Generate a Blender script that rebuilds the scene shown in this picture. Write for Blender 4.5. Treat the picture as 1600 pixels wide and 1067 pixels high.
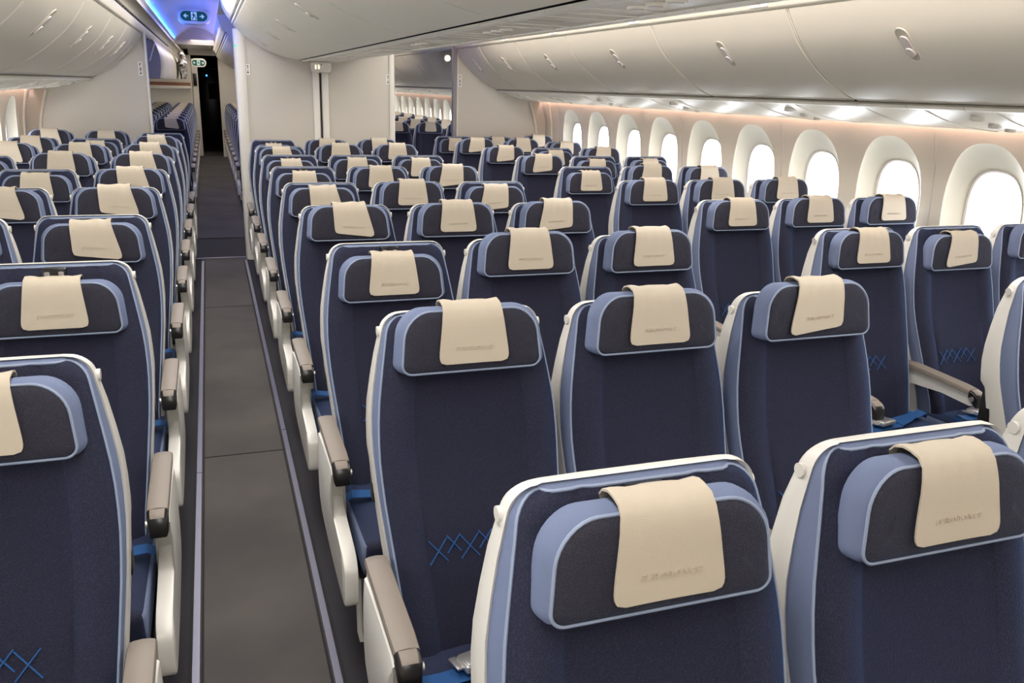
import bpy, bmesh, math, random
from mathutils import Vector, Matrix
random.seed(7)
for o in list(bpy.data.objects): bpy.data.objects.remove(o)
SC = bpy.context.scene
COL = SC.collection
PI = math.pi

# ------------------------------------------------------------------ camera
F_PX, YAW, PIT, ROL, HC = 1307.66, .3449, -.2921, -.0315, 1.74
fw = Vector((math.sin(YAW)*math.cos(PIT), math.cos(YAW)*math.cos(PIT), math.sin(PIT)))
rt = Vector((math.cos(YAW), -math.sin(YAW), 0))
dn = fw.cross(rt)
r2 = rt*math.cos(ROL) + dn*math.sin(ROL)
d2 = dn*math.cos(ROL) - rt*math.sin(ROL)
cam = bpy.data.cameras.new('camera'); cam.sensor_width = 36; cam.lens = F_PX/1600*36
cam.clip_start = .05
co = bpy.data.objects.new('camera', cam); COL.objects.link(co)
m = Matrix((r2, -d2, -fw)).transposed().to_4x4(); m.translation = (0, 0, HC)
co.matrix_world = m
SC.camera = co

# ------------------------------------------------------------------ world, lights, exposure
SC.view_settings.view_transform = 'Standard'
SC.view_settings.look = 'None'
SC.view_settings.gamma = 1
SC.view_settings.use_curve_mapping = False
SC.view_settings.exposure = 0.62
w = bpy.data.worlds.new('world'); SC.world = w; w.use_nodes = True
w.node_tree.nodes['Background'].inputs[0].default_value = (.93, .97, 1, 1)
w.node_tree.nodes['Background'].inputs[1].default_value = 8.0

def area(name, loc, rot, sx, sy, energy, color):
    l = bpy.data.lights.new(name, 'AREA'); l.shape = 'RECTANGLE'; l.size = sx; l.size_y = sy
    l.energy = energy; l.color = color
    o = bpy.data.objects.new(name, l); o.location = loc; o.rotation_euler = rot; COL.objects.link(o); return o
XC = 1.045
WARM = (1, .86, .74)
# cove lights washing the aisle ceilings (strips lying in the valances)
for ax, s in ((0.0, -1), (2.09, 1)):
    area('ceiling_cove_light', (ax, 3.6, 2.42), (0, 0, 0), .5, 9.5, 92, (1, .95, .90))
    area('ceiling_cove_light', (ax, 16.0, 2.38), (0, 0, 0), .4, 8.5, 26 if ax < 1 else 50, (1, .88, .80))
# up-facing wash strips in the cove of the door zone and aft ceiling (blue on the left, violet on the right)
area('blue_wash_light', (-.44, 11.6, 2.36), (0, math.radians(180+35), 0), .05, 7.0, 66, (.02, .16, 1))
area('violet_wash_light', (.12, 12.8, 2.36), (0, math.radians(180-25), 0), .05, 6.5, 4, (.38, .32, 1))
# sidewall wash strips above the windows
area('sidewall_wash_light', (XC+2.665, 4.2, 1.64), (0, math.radians(-14), 0), .02, 11, 5.0, (1, .55, .42))
area('sidewall_wash_light', (XC-2.665, 4.2, 1.64), (0, math.radians(14), 0), .02, 11, 5.0, (1, .55, .42))
area('sidewall_wash_light', (XC+2.665, 16.2, 1.64), (0, math.radians(-14), 0), .02, 10, 3, (1, .50, .36))
area('bin_wash_light', (XC+1.25, 4.2, 2.47), (0, math.radians(-55), 0), .05, 11, 8, (1, .62, .5))
area('far_galley_light', (-.05, 20.9, 2.3), (0, 0, 0), .3, .3, 3, (1, .85, .7))

# ------------------------------------------------------------------ materials
def lin(c): return tuple(((v/255)/12.92 if v/255 <= .04045 else ((v/255+.055)/1.055)**2.4) for v in c) + (1,)
def mat(name, rgb, rough=.5, metal=0, sheen=None, bump=None, spec=.5, vary=None, emit=None, coat=0):
    m = bpy.data.materials.new(name); m.use_nodes = True; nt = m.node_tree; b = nt.nodes['Principled BSDF']
    b.inputs['Base Color'].default_value = lin(rgb); b.inputs['Roughness'].default_value = rough
    b.inputs['Metallic'].default_value = metal; b.inputs['Specular IOR Level'].default_value = spec
    if coat: b.inputs['Coat Weight'].default_value = coat
    if sheen:
        b.inputs['Sheen Weight'].default_value = sheen[0]; b.inputs['Sheen Tint'].default_value = lin(sheen[1]); b.inputs['Sheen Roughness'].default_value = sheen[2]
    tc = nt.nodes.new('ShaderNodeTexCoord')
    if bump:
        kind, scale, strength = bump
        if kind == 'weave':
            mp = nt.nodes.new('ShaderNodeMapping'); mp.inputs['Scale'].default_value = scale
            nt.links.new(tc.outputs['Object'], mp.inputs[0])
            t = nt.nodes.new('ShaderNodeTexVoronoi'); t.inputs['Scale'].default_value = 1
            nt.links.new(mp.outputs[0], t.inputs['Vector']); out = t.outputs['Distance']
        else:
            t = nt.nodes.new('ShaderNodeTexNoise'); t.inputs['Scale'].default_value = scale; t.inputs['Detail'].default_value = 4
            nt.links.new(tc.outputs['Object'], t.inputs['Vector']); out = t.outputs['Fac']
        bp = nt.nodes.new('ShaderNodeBump'); bp.inputs['Strength'].default_value = strength; bp.inputs['Distance'].default_value = .002
        nt.links.new(out, bp.inputs['Height']); nt.links.new(bp.outputs[0], b.inputs['Normal'])
        if kind == 'weave':
            mx = nt.nodes.new('ShaderNodeMix'); mx.data_type = 'RGBA'
            mx.inputs[6].default_value = lin(tuple(int(v*.72) for v in rgb)); mx.inputs[7].default_value = lin(tuple(min(255, int(v*1.3)) for v in rgb))
            nt.links.new(out, mx.inputs[0]); nt.links.new(mx.outputs[2], b.inputs['Base Color'])
    if vary:
        rgb2, scale = vary
        t = nt.nodes.new('ShaderNodeTexNoise'); t.inputs['Scale'].default_value = scale; t.inputs['Detail'].default_value = 6
        nt.links.new(tc.outputs['Object'], t.inputs['Vector'])
        rp = nt.nodes.new('ShaderNodeValToRGB'); rp.color_ramp.elements[0].position = .35; rp.color_ramp.elements[1].position = .68
        rp.color_ramp.elements[0].color = lin(rgb); rp.color_ramp.elements[1].color = lin(rgb2)
        nt.links.new(t.outputs['Fac'], rp.inputs[0]); nt.links.new(rp.outputs[0], b.inputs['Base Color'])
    if emit:
        b.inputs['Emission Color'].default_value = lin(emit[0]); b.inputs['Emission Strength'].default_value = emit[1]
    return m
M = {}
M['navy'] = mat('navy_fabric', (37, 37, 52), .9, sheen=(.26, (55, 118, 200), .5), bump=('weave', (330, 330, 520), .5), spec=.2)
M['navyside'] = mat('navy_side_fabric', (40, 41, 56), .9, sheen=(.36, (60, 124, 205), .5), bump=('weave', (500, 500, 260), .5), spec=.2)
M['head'] = mat('charcoal_navy_fabric', (49, 48, 57), .9, sheen=(.22, (90, 122, 170), .5), bump=('weave', (420, 420, 600), .5), spec=.2)
M['sky'] = mat('light_blue_fabric', (108, 119, 147), .85, sheen=(.12, (150, 180, 230), .5), bump=('noise', 900, .3), spec=.2)
M['pipe'] = mat('pale_blue_piping', (138, 151, 176), .6)
M['shell'] = mat('white_shell_plastic', (214, 212, 206), .35)
M['cover'] = mat('cream_leather', (190, 179, 161), .55, bump=('noise', 520, .35), spec=.35)
M['taupe'] = mat('taupe_armpad', (128, 119, 110), .55, bump=('noise', 1500, .1))
M['black'] = mat('black_plastic', (16, 16, 18), .3)
M['chrome'] = mat('brushed_metal', (225, 223, 220), .3, metal=.85)
M['tube'] = mat('grey_metal', (170, 165, 158), .35, metal=.7)
M['web'] = mat('blue_webbing', (18, 68, 120), .6, bump=('weave', (900, 900, 900), .3), sheen=(.3, (60, 130, 200), .4))
M['stitch'] = mat('blue_thread', (18, 76, 134), .6)
M['bin'] = mat('bin_laminate', (206, 200, 186), .34, spec=.5)
M['binseam'] = mat('bin_seam', (224, 219, 205), .4)
M['wall'] = mat('wall_laminate', (226, 218, 202), .5)
M['bulk'] = mat('bulkhead_laminate', (200, 194, 182), .42)
M['trim'] = mat('white_trim', (226, 222, 212), .38)
M['ceil'] = mat('ceiling_panel', (205, 200, 205), .4)
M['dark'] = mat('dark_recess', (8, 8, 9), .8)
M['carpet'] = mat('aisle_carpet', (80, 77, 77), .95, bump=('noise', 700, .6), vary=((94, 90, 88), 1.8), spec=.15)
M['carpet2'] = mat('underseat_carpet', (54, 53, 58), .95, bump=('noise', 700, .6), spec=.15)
M['mat'] = mat('dark_floor_mat', (50, 49, 50), .8, spec=.2)
M['rail'] = mat('anodised_rail', (108, 108, 124), .35, metal=.6)
M['reveal'] = mat('window_reveal', (226, 222, 206), .45)
M['wframe'] = mat('window_rim', (206, 198, 190), .4)
M['green'] = mat('exit_green', (10, 82, 66), .4, emit=((8, 90, 70), .15))
M['glyph'] = mat('exit_glyph_white', (200, 215, 215), .5, emit=((190, 215, 215), .25))
M['placard'] = mat('white_placard', (232, 230, 222), .4)
M['ink'] = mat('dark_ink', (50, 48, 48), .5)
M['red'] = mat('red_ink', (150, 50, 60), .5)
M['greenled'] = mat('green_led', (20, 200, 90), .4, emit=((20, 230, 100), 1.5))
M['blueled'] = mat('blue_led', (40, 120, 255), .4, emit=((60, 150, 255), 3))
M['lamp'] = mat('lit_lens', (255, 240, 200), .4, emit=((255, 240, 190), 1.6))
M['latch'] = mat('latch_grey', (188, 180, 176), .3)
M['latchhole'] = mat('latch_recess', (176, 170, 155), .4)
M['greybin'] = mat('bin_end_grey', (140, 136, 136), .5)
M['orange'] = mat('wood_brown_panel', (150, 105, 80), .5)
M['plastic'] = mat('silver_film', (190, 186, 184), .18, metal=.3)
g = bpy.data.materials.new('window_pane_glass'); g.use_nodes = True; nt = g.node_tree; nt.nodes.clear()
o_ = nt.nodes.new('ShaderNodeOutputMaterial'); mx = nt.nodes.new('ShaderNodeMixShader'); tr = nt.nodes.new('ShaderNodeBsdfTransparent'); gl = nt.nodes.new('ShaderNodeBsdfGlossy')
gl.inputs['Roughness'].default_value = .03; mx.inputs[0].default_value = .06; tr.inputs[0].default_value = (.97, .98, 1, 1)
nt.links.new(tr.outputs[0], mx.inputs[1]); nt.links.new(gl.outputs[0], mx.inputs[2]); nt.links.new(mx.outputs[0], o_.inputs[0]); M['glass'] = g

# ------------------------------------------------------------------ mesh helpers
class MB:
    def __init__(s): s.v = []; s.f = []; s.mi = []; s.mats = []
    def mid(s, m):
        if m not in s.mats: s.mats.append(m)
        return s.mats.index(m)
    def add(s, verts, faces, m, mids=None):
        o = len(s.v); s.v += [tuple(v) for v in verts]; k = s.mid(m)
        for i, f in enumerate(faces):
            s.f.append([a+o for a in f]); s.mi.append(k if mids is None else s.mid(mids[i]))
        return o
    def grid(s, rows, m, closed=False, mfun=None):
        n = len(rows[0]); vs = [p for r in rows for p in r]; fs = []; ms = []
        for i in range(len(rows)-1):
            for j in range(n if closed else n-1):
                k = (j+1) % n
                fs.append([i*n+j, i*n+k, (i+1)*n+k, (i+1)*n+j]); ms.append(mfun(i, j) if mfun else m)
        return s.add(vs, fs, m, ms)
    def box(s, c, d, m, bev=0, rot=None, seg=2):
        bm = bmesh.new(); bmesh.ops.create_cube(bm, size=1)
        bmesh.ops.scale(bm, vec=d, verts=bm.verts)
        if bev: bmesh.ops.bevel(bm, geom=bm.edges[:], offset=bev, segments=seg, profile=.5, affect='EDGES')
        if rot: bmesh.ops.rotate(bm, verts=bm.verts, cent=(0, 0, 0), matrix=rot)
        bmesh.ops.translate(bm, vec=c, verts=bm.verts); s.bm(bm, m); bm.free()
    def bm(s, bm, m, mfun=None):
        bm.verts.ensure_lookup_table(); bm.normal_update()
        for i, v in enumerate(bm.verts): v.index = i
        s.add([v.co for v in bm.verts], [[v.index for v in f.verts] for f in bm.faces], m, [mfun(f) for f in bm.faces] if mfun else None)
    def tube(s, pts, r, m, n=8, closed=False, ry=None):
        pts = [Vector(p) for p in pts]; rings = []; N = len(pts); ref = None
        for i, p in enumerate(pts):
            a = pts[(i-1) % N] if closed or i > 0 else p; b = pts[(i+1) % N] if closed or i < N-1 else p
            t = (b-a).normalized()
            if ref is None: ref = Vector((0, 0, 1)) if abs(t.z) < .9 else Vector((1, 0, 0))
            u = t.cross(ref).normalized(); v = u.cross(t); ref = v
            rings.append([p + u*r*math.cos(2*PI*k/n) + v*(ry or r)*math.sin(2*PI*k/n) for k in range(n)])
        if closed: rings.append(rings[0])
        s.grid(rings, m, closed=True)
        if not closed:
            s.add(rings[0], [list(range(n))[::-1]], m); s.add(rings[-1], [list(range(n))], m)
    def disc(s, c, r, axis, h, m, n=16):
        a = Vector(axis).normalized(); s.tube([Vector(c), Vector(c)+a*h], r, m, n)
    def prism(s, pts, e, m, cap=True, mside=None):     # closed 3D polygon swept along vector e
        n = len(pts); e = Vector(e); P = [Vector(p) for p in pts]; Q = [p+e for p in P]
        s.grid([P, Q], mside or m, closed=True)
        if cap: s.add(P, [list(range(n))[::-1]], m); s.add(Q, [list(range(n))], m)
    def build(s, name, parent=None, smooth=True, angle=40, bev=0):
        me = bpy.data.meshes.new(name); me.from_pydata(s.v, [], s.f)
        for mm in s.mats: me.materials.append(mm)
        me.polygons.foreach_set('material_index', s.mi)
        bm = bmesh.new(); bm.from_mesh(me); bmesh.ops.remove_doubles(bm, verts=bm.verts, dist=1e-5)
        bmesh.ops.recalc_face_normals(bm, faces=bm.faces); bm.to_mesh(me); bm.free()
        if smooth:
            me.polygons.foreach_set('use_smooth', [True]*len(me.polygons))
            try: me.set_sharp_from_angle(angle=math.radians(angle))
            except Exception: pass
        o = bpy.data.objects.new(name, me); COL.objects.link(o)
        if parent: o.parent = parent
        return o
def empty(name, loc=(0, 0, 0)):
    o = bpy.data.objects.new(name, None); o.location = loc; o.empty_display_size = .1; COL.objects.link(o); return o
def tag(o, label=None, cat=None, group=None, kind=None):
    if label: o['label'] = label
    if cat: o['category'] = cat
    if group: o['group'] = group
    if kind: o['kind'] = kind
    return o
def interp(t, x):      # t: sorted list of (x, y)
    if x <= t[0][0]: return t[0][1]
    for (a, b), (c, d) in zip(t, t[1:]):
        if x <= c: return b+(d-b)*(x-a)/(c-a)
    return t[-1][1]
def sm(t, x):          # smoothed interpolation
    h = .03; return (interp(t, x-h)+interp(t, x)*2+interp(t, x+h))/4
def textmesh(body, size, depth=.0006, shear=0, spacing=1.0):
    cu = bpy.data.curves.new('lettering', 'FONT'); cu.body = body; cu.size = size; cu.extrude = depth; cu.shear = shear
    cu.align_x = 'CENTER'; cu.align_y = 'CENTER'; cu.space_character = spacing; cu.resolution_u = 2
    o = bpy.data.objects.new('lettering', cu); COL.objects.link(o)
    dg = bpy.context.evaluated_depsgraph_get(); dg.update()
    me = bpy.data.meshes.new_from_object(o.evaluated_get(dg)); bpy.data.objects.remove(o); bpy.data.curves.remove(cu)
    vs = [v.co.copy() for v in me.vertices]; fs = [list(p.vertices) for p in me.polygons]; bpy.data.meshes.remove(me)
    return vs, fs

# ------------------------------------------------------------------ the cabin shell
def prof_side(sgn, pts): return [(XC+sgn*d, z) for d, z in pts]
WALL_D = [(0, 2.60), (.3, 2.71), (.6, 2.755), (.9, 2.762), (1.2, 2.757), (1.4, 2.745), (1.6, 2.70), (1.70, 2.66)]
def wd(z): return sm(WALL_D, z)
Y0, YB, YC, YN, YE = -1.6, 9.5864, 8.8264, 11.0, 21.5
# floor
b = MB(); b.add([(-.163, Y0, 0), (.27, Y0, 0), (.27, 8.95, 0), (-.163, 8.95, 0)], [[0, 1, 2, 3]], M['carpet'])
b.add([(-.35, 10.13, 0), (.36, 10.13, 0), (.36, 23.1, 0), (-.35, 23.1, 0)], [[0, 1, 2, 3]], M['carpet'])
b.add([(-.35, 8.95, 0), (2.5, 8.95, 0), (2.5, 10.13, 0), (-.35, 10.13, 0)], [[0, 1, 2, 3]], M['mat'])
b.add([(-.35, 23.1, 0), (.36, 23.1, 0), (.36, 26, 0), (-.35, 26, 0)], [[0, 1, 2, 3]], M['dark'])  # galley floor, its darkness put into the colour
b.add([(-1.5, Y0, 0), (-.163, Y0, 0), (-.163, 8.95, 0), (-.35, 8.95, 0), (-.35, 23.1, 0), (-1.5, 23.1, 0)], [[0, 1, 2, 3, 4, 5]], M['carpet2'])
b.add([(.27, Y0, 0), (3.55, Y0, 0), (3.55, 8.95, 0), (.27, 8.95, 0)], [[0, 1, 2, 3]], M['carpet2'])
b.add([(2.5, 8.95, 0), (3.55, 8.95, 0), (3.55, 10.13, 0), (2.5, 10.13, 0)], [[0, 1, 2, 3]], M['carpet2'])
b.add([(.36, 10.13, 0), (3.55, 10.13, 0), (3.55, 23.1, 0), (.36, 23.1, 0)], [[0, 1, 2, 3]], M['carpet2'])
tag(b.build('floor'), kind='structure')
n_trim = [0]
def trim(b, label=None):
    n_trim[0] += 1; o = b.build('trim_%d' % n_trim[0]); o['kind'] = 'structure'; return o
for x in (-.152, .258):      # seat track covers along the aisle
    b = MB()
    segs = [(Y0, 1.36), (1.365, 4.2), (4.205, 8.78)] if x > 0 else [(Y0, 3.78), (3.785, 8.78)]
    for a, c in segs:
        b.prism([(x-.013, a, 0), (x-.011, a, .006), (x+.011, a, .006), (x+.013, a, 0)], (0, c-a, 0), M['rail'])
    b.box((x-.019, 3.6, .0015), (.008, 10.3, .003), M['dark']); b.box((x+.019, 3.6, .0015), (.008, 10.3, .003), M['dark'])
    trim(b)
b = MB()
b.box((.07, 8.945, .003), (.62, .03, .006), M['rail']); b.box((.07, 10.13, .003), (.62, .02, .006), M['mat'])
b.box((.055, 3.958, .001), (.38, .006, .002), M['dark']); b.box((.055, 6.9, .001), (.38, .006, .002), M['dark'])
trim(b)

# side walls with window openings --------------------------------------------------
def oval(yc, zc, hy, hz, n, N=40):
    out = []
    for k in range(N):
        a = 2*PI*k/N; c, s_ = math.cos(a), math.sin(a)
        out.append((yc+hy*math.copysign(abs(c)**(2/n), c), zc+hz*math.copysign(abs(s_)**(2/n), s_)))
    return out
def rect_ring(yc, zc, hy, z0, z1, N=40):
    out = []
    for k in range(N):
        a = 2*PI*k/N; c, s_ = math.cos(a), math.sin(a)
        up = (z1-zc) if s_ > 0 else (zc-z0)
        t = min(hy/abs(c) if abs(c) > 1e-6 else 1e9, up/abs(s_) if abs(s_) > 1e-6 else 1e9)
        out.append((yc+t*c, zc+t*s_))
    # snap corners
    for cy, cz in ((yc+hy, z1), (yc-hy, z1), (yc+hy, z0), (yc-hy, z0)):
        i = min(range(N), key=lambda i: (out[i][0]-cy)**2+(out[i][1]-cz)**2); out[i] = (cy, cz)
    return out
PITCHW = .683
nwin = [0]
def side_wall(sgn, name, bays, ycuts):
    b = MB()
    X = lambda z, off=0: XC+sgn*(wd(z)+off)
    for yc in bays:
        O = oval(yc, 1.165, .262, .385, 2.35); O = [(y, z) for y, z in O]
        Rr = rect_ring(yc, 1.165, PITCHW/2, .7, 1.66)
        rows = []
        for t in (0, .25, .5, .75, 1):
            rows.append([(X(z0_*(1-t)+z1_*t), y0_*(1-t)+y1_*t, z0_*(1-t)+z1_*t) for (y0_, z0_), (y1_, z1_) in zip(Rr, O)])
        b.grid(rows, M['wall'], closed=True)
    for a, c in ycuts:      # plain areas
        for z0, z1 in ((.7, .9), (.9, 1.1), (1.1, 1.3), (1.3, 1.45), (1.45, 1.6), (1.6, 1.66)):
            b.add([(X(z0, .003), a-.015, z0), (X(z0, .003), c+.015, z0), (X(z1, .003), c+.015, z1), (X(z1, .003), a-.015, z1)], [[0, 1, 2, 3]], M['wall'])
    for z0, z1 in ((-.01, .15), (.15, .3), (.3, .5), (.5, .7)):
        b.add([(X(z0), Y0, z0), (X(z0), YE+1.6, z0), (X(z1), YE+1.6, z1), (X(z1), Y0, z1)], [[0, 1, 2, 3]], M['wall'])
    o = b.build(name, angle=25); o['kind'] = 'structure'
    for i, yc in enumerate(bays):
        nwin[0] += 1
        t = empty('window_%d' % nwin[0], (X(1.2), yc, 1.165)); t['kind'] = 'structure'
        # reveal: stepped oval funnel going outboard
        def ring(hy, z0, z1, n, off, dz=0): return [(X(1.2)*0+sgn*(wd(z)+off)-sgn*wd(1.2), y-yc, z-1.165) for y, z in oval(yc, (z0+z1)/2, hy, (z1-z0)/2, n)]
        q = MB()
        q.grid([ring(.262, .78, 1.55, 2.35, 0), ring(.256, .79, 1.543, 2.35, .012), ring(.215, .85, 1.475, 2.45, .05), ring(.180, .90, 1.415, 2.6, .075)], M['reveal'], closed=True)
        q.build('window_reveal', t, angle=25)
        q = MB(); q.grid([ring(.180, .90, 1.415, 2.6, .075), ring(.176, .905, 1.411, 2.6, .072), ring(.166, .915, 1.401, 2.65, .078), ring(.160, .921, 1.395, 2.7, .105), ring(.158, .923, 1.393, 2.7, .135)], M['wframe'], closed=True)
        q.build('window_rim', t, angle=30)
        q = MB(); r = ring(.16, .921, 1.395, 2.7, .115); q.add(r, [list(range(len(r)))], M['glass'])
        q.build('window_pane', t)
WY = [3.345+PITCHW*k for k in range(-6, 9)]
bays_r = WY
far = [11.4+PITCHW*k for k in range(0, 14)]
side_wall(1, 'wall_right', WY+far, [(Y0, WY[0]-PITCHW/2), (WY[-1]+PITCHW/2, far[0]-PITCHW/2), (far[-1]+PITCHW/2, YE+1.6)])
WYL = [y+.15 for y in WY]
side_wall(-1, 'wall_left', WYL, [(Y0, WYL[0]-PITCHW/2), (WYL[-1]+PITCHW/2, YE+1.6)])
for sgn, cuts in ((1, [2.32, 3.687, 5.052, 6.418, 7.785, 9.16]), (-1, [2.47, 3.837, 5.2, 6.57, 7.93, 9.3])):    # vertical joints of the sidewall panels
    b = MB()
    for y in cuts:
        zs = [.7, .9, 1.1, 1.25, 1.4, 1.5, 1.6, 1.66]
        b.tube([(XC+sgn*(wd(z)-.001), y, z) for z in zs], .0035, M['wframe'], 6)
    trim(b)
b = MB(); b.box((XC, Y0-.05, 1.1), (5.6, .1, 2.9), M['wall']); tag(b.build('wall_front_light_block'), kind='structure')  # unseen wall, added to stop outside light flooding in behind the camera
# crown above the bins and between them
b = MB()
def ceil_run(y0, y1, ax_c, sgn, mm):    # one aisle ceiling: from side valance to centre valance
    pts = []
    d0, d1 = 1.50, .875
    for k in range(13):
        t = k/12; d = d0+(d1-d0)*t; z = 2.335+(2.47-2.335)*t+.16*math.sin(PI*t)
        pts.append((XC+sgn*d, z))
    b.grid([[(x, y0, z) for x, z in pts], [(x, y1, z) for x, z in pts]], mm)
for s_ in (-1, 1):
    ceil_run(Y0, 15.8, 0, s_, M['ceil'])
    pts = [(XC+s_*1.60, 2.40), (XC+s_*.85, 2.40)]
    b.add([(pts[0][0], 15.8, 2.40), (pts[1][0], 15.8, 2.42), (pts[1][0], YE, 2.42), (pts[0][0], YE, 2.40)], [[0, 1, 2, 3]], M['bulk'])
    arch = [(XC+s_*(1.50-.625*k/12), 15.8, 2.335+.135*k/12+.16*math.sin(PI*k/12)) for k in range(13)]
    b.grid([arch, [(x, 15.8, 2.30) for x, y, z in arch]], M['bulk'])
# outer crown closing off the top of the cabin
for a, c in (((-1.9, 2.05), (-.4, 2.75)), ((-.4, 2.75), (XC, 2.85)), ((XC, 2.85), (2.5, 2.75)), ((2.5, 2.75), (4.0, 2.05)), ((4.0, 2.05), (3.68, 1.64)), ((-1.9, 2.05), (-1.59, 1.64))):
    b.add([(a[0], Y0, a[1]), (c[0], Y0, c[1]), (c[0], YE+1.6, c[1]), (a[0], YE+1.6, a[1])], [[0, 1, 2, 3]], M['ceil'])
tag(b.build('ceiling', angle=25), kind='structure')

# ------------------------------------------------------------------ overhead bins
SIDE = [(2.11, 1.742), (2.06, 1.757), (1.98, 1.797), (1.92, 1.832), (1.84, 1.89), (1.76, 1.96), (1.705, 2.02), (1.665, 2.08), (1.638, 2.125), (1.622, 2.155)]
CENT = [(.19, 1.957), (.31, 1.977), (.456, 2.028), (.53, 2.063), (.60, 2.108), (.67, 2.155), (.735, 2.213), (.765, 2.245)]
def refine(p, n=2):
    for _ in range(n):
        q = [p[0]]
        for a, c in zip(p, p[1:]): q += [(a[0]*.75+c[0]*.25, a[1]*.75+c[1]*.25), (a[0]*.25+c[0]*.75, a[1]*.25+c[1]*.75)]
        p = q+[p[-1]]
    return p
SIDEr, CENTr = refine(SIDE, 1), refine(CENT, 1)
def offp(p, d):
    out = []
    for i, (x, z) in enumerate(p):
        a = p[max(0, i-1)]; c = p[min(len(p)-1, i+1)]; tx, tz = c[0]-a[0], c[1]-a[1]; L = math.hypot(tx, tz)
        out.append((x-tz/L*d*-1, z+tx/L*d*-1))
    return out
def at_arc(p, frac):
    L = [0]
    for a, c in zip(p, p[1:]): L.append(L[-1]+math.hypot(c[0]-a[0], c[1]-a[1]))
    s = frac*L[-1]
    for i in range(len(p)-1):
        if s <= L[i+1]:
            t = (s-L[i])/(L[i+1]-L[i]); a, c = p[i], p[i+1]
            return (a[0]+(c[0]-a[0])*t, a[1]+(c[1]-a[1])*t), ((c[0]-a[0])/(L[i+1]-L[i]), (c[1]-a[1])/(L[i+1]-L[i])), L[-1]
    return p[-1], (0, 1), L[-1]
def make_bin(sgn, prof, y0, y1, side, latch, label, group, row=None, letters=''):
    ym = (y0+y1)/2
    t = empty('overhead_bin', (XC+sgn*prof[0][0], ym, prof[0][1])); ox, oz = XC+sgn*prof[0][0], prof[0][1]
    tag(t, label, 'overhead bin', group)
    P = lambda d, z, y: (XC+sgn*d-ox, y-ym, z-oz)
    # body
    b = MB(); back = offp(prof, .006)
    h = (y1-y0)/2
    if side: closing = [(2.66, 1.80), (2.62, 2.0), (2.3, 2.3), (1.62, 2.25)]
    else: closing = [(.765, 2.30), (.02, 2.30), (.02, 1.992), (.185, 1.992)]
    ring = back+([(back[-1][0], back[-1][1]+.01)]+closing[::-1] if side else closing)
    if not side: ring = back+closing
    b.prism([P(d, z, ym-h+.002) for d, z in ring], (0, 2*h-.004, 0), M['binseam'])
    b.build('bin_body', t, angle=30)
    # door leaf
    b = MB(); g_ = .012
    ys = [-h+g_, -h+g_+.006, h-g_-.006, h-g_]
    outer = offp(prof, -.004); inner = back
    rows = [[P(d, z, ym+ys[0]) for d, z in inner], [P(d, z, ym+ys[0]) for d, z in offp(prof, 0.0)], [P(d, z, ym+ys[1]) for d, z in outer],
            [P(d, z, ym+ys[2]) for d, z in outer], [P(d, z, ym+ys[3]) for d, z in offp(prof, 0.0)], [P(d, z, ym+ys[3]) for d, z in inner]]
    b.grid(rows, M['bin'])
    for jj in (0, -1):
        e = [r[jj] for r in rows]; q = [P(*( (inner[jj][0], inner[jj][1])), ym+ys[0]), P(*( (inner[jj][0], inner[jj][1])), ym+ys[3])]
        b.add([rows[1][jj], rows[2][jj], rows[3][jj], rows[4][jj], q[1], q[0]], [[0, 1, 2, 3, 4, 5]], M['bin'])
    b.build('bin_door', t, angle=30)
    # latch: capsule recess, grey paddle
    (d, z), (tx, tz), L = at_arc(prof, latch)
    nx, nz = -tz, tx            # towards the cabin
    if nz > 0: nx, nz = -nx, -nz
    hl, hw = (.092, .036) if side else (.085, .03)
    def cap(hw_, hl_, off, u0=0): # capsule ring in (y, along-profile)
        out = []
        for k in range(28):
            a = 2*PI*k/28; yy = hw_*math.cos(a); uu = (hl_-hw_)*(1 if math.sin(a) >= 0 else -1)+hw_*math.sin(a)+u0
            dd, zz = d+tx*uu+nx*off, z+tz*uu+nz*off
            out.append(P(dd, zz, ym+yy))
        return out
    b = MB(); b.grid([cap(hw, hl, .000), cap(hw, hl, .0060), cap(hw-.005, hl-.005, .0060), cap(hw-.006, hl-.006, .005)], M['bin'], closed=True)
    r = cap(hw-.006, hl-.006, .0052); b.add(r, [list(range(len(r)))], M['latchhole'])
    lt = b.build('latch', t, angle=30)
    b = MB(); r0 = cap(hw-.009, hl*.62, .005, -.006); r1 = cap(hw-.011, hl*.6, .011, -.006); b.grid([r0, r1], M['latch'], closed=True); b.add(r1, [list(range(len(r1)))], M['latch'])
    r2_ = cap(hw-.014, hw-.0135, .0155, -.035); b.grid([r1[:0]+cap(hw-.012, hw-.0115, .011, -.035), r2_], M['latch'], closed=True); b.add(r2_, [list(range(len(r2_)))], M['latch'])
    b.build('latch_paddle', lt, angle=30)
    if row:
        d2_, z2_ = (1.603, 2.205)
        b = MB(); b.box(P(1.598, 2.183, y0+.20), (.008, .15, .022), M['placard'], .002)
        vs, fs = textmesh('%d  %s' % (row, letters), .018, .0005)
        base = P(1.5935, 2.183, y0+.20)
        b.add([(base[0], base[1]-v.x*sgn*1.0, base[2]+v.y) if sgn > 0 else (base[0], base[1]+v.x, base[2]+v.y) for v in vs], fs, M['ink'])
        b.build('row_placard', t, smooth=False)
    return t
ordn = ['first', 'second', 'third', 'fourth', 'fifth', 'sixth', 'seventh', 'eighth', 'ninth', 'tenth', 'eleventh', 'twelfth']
R_CUTS = [-1.55, .93, 2.29, 3.652, 5.013, 6.42, 7.6, 8.70, 9.58]
near_cuts = R_CUTS
for i, (a, c) in enumerate(zip(R_CUTS, R_CUTS[1:])):
    make_bin(1, SIDEr, a, c, True, .66, 'closed cream overhead bin above the right windows, %s door forward of the right bulkhead' % ordn[len(R_CUTS)-2-i], 'closed side bins over the right windows', 24+i, 'ABC')
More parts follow.
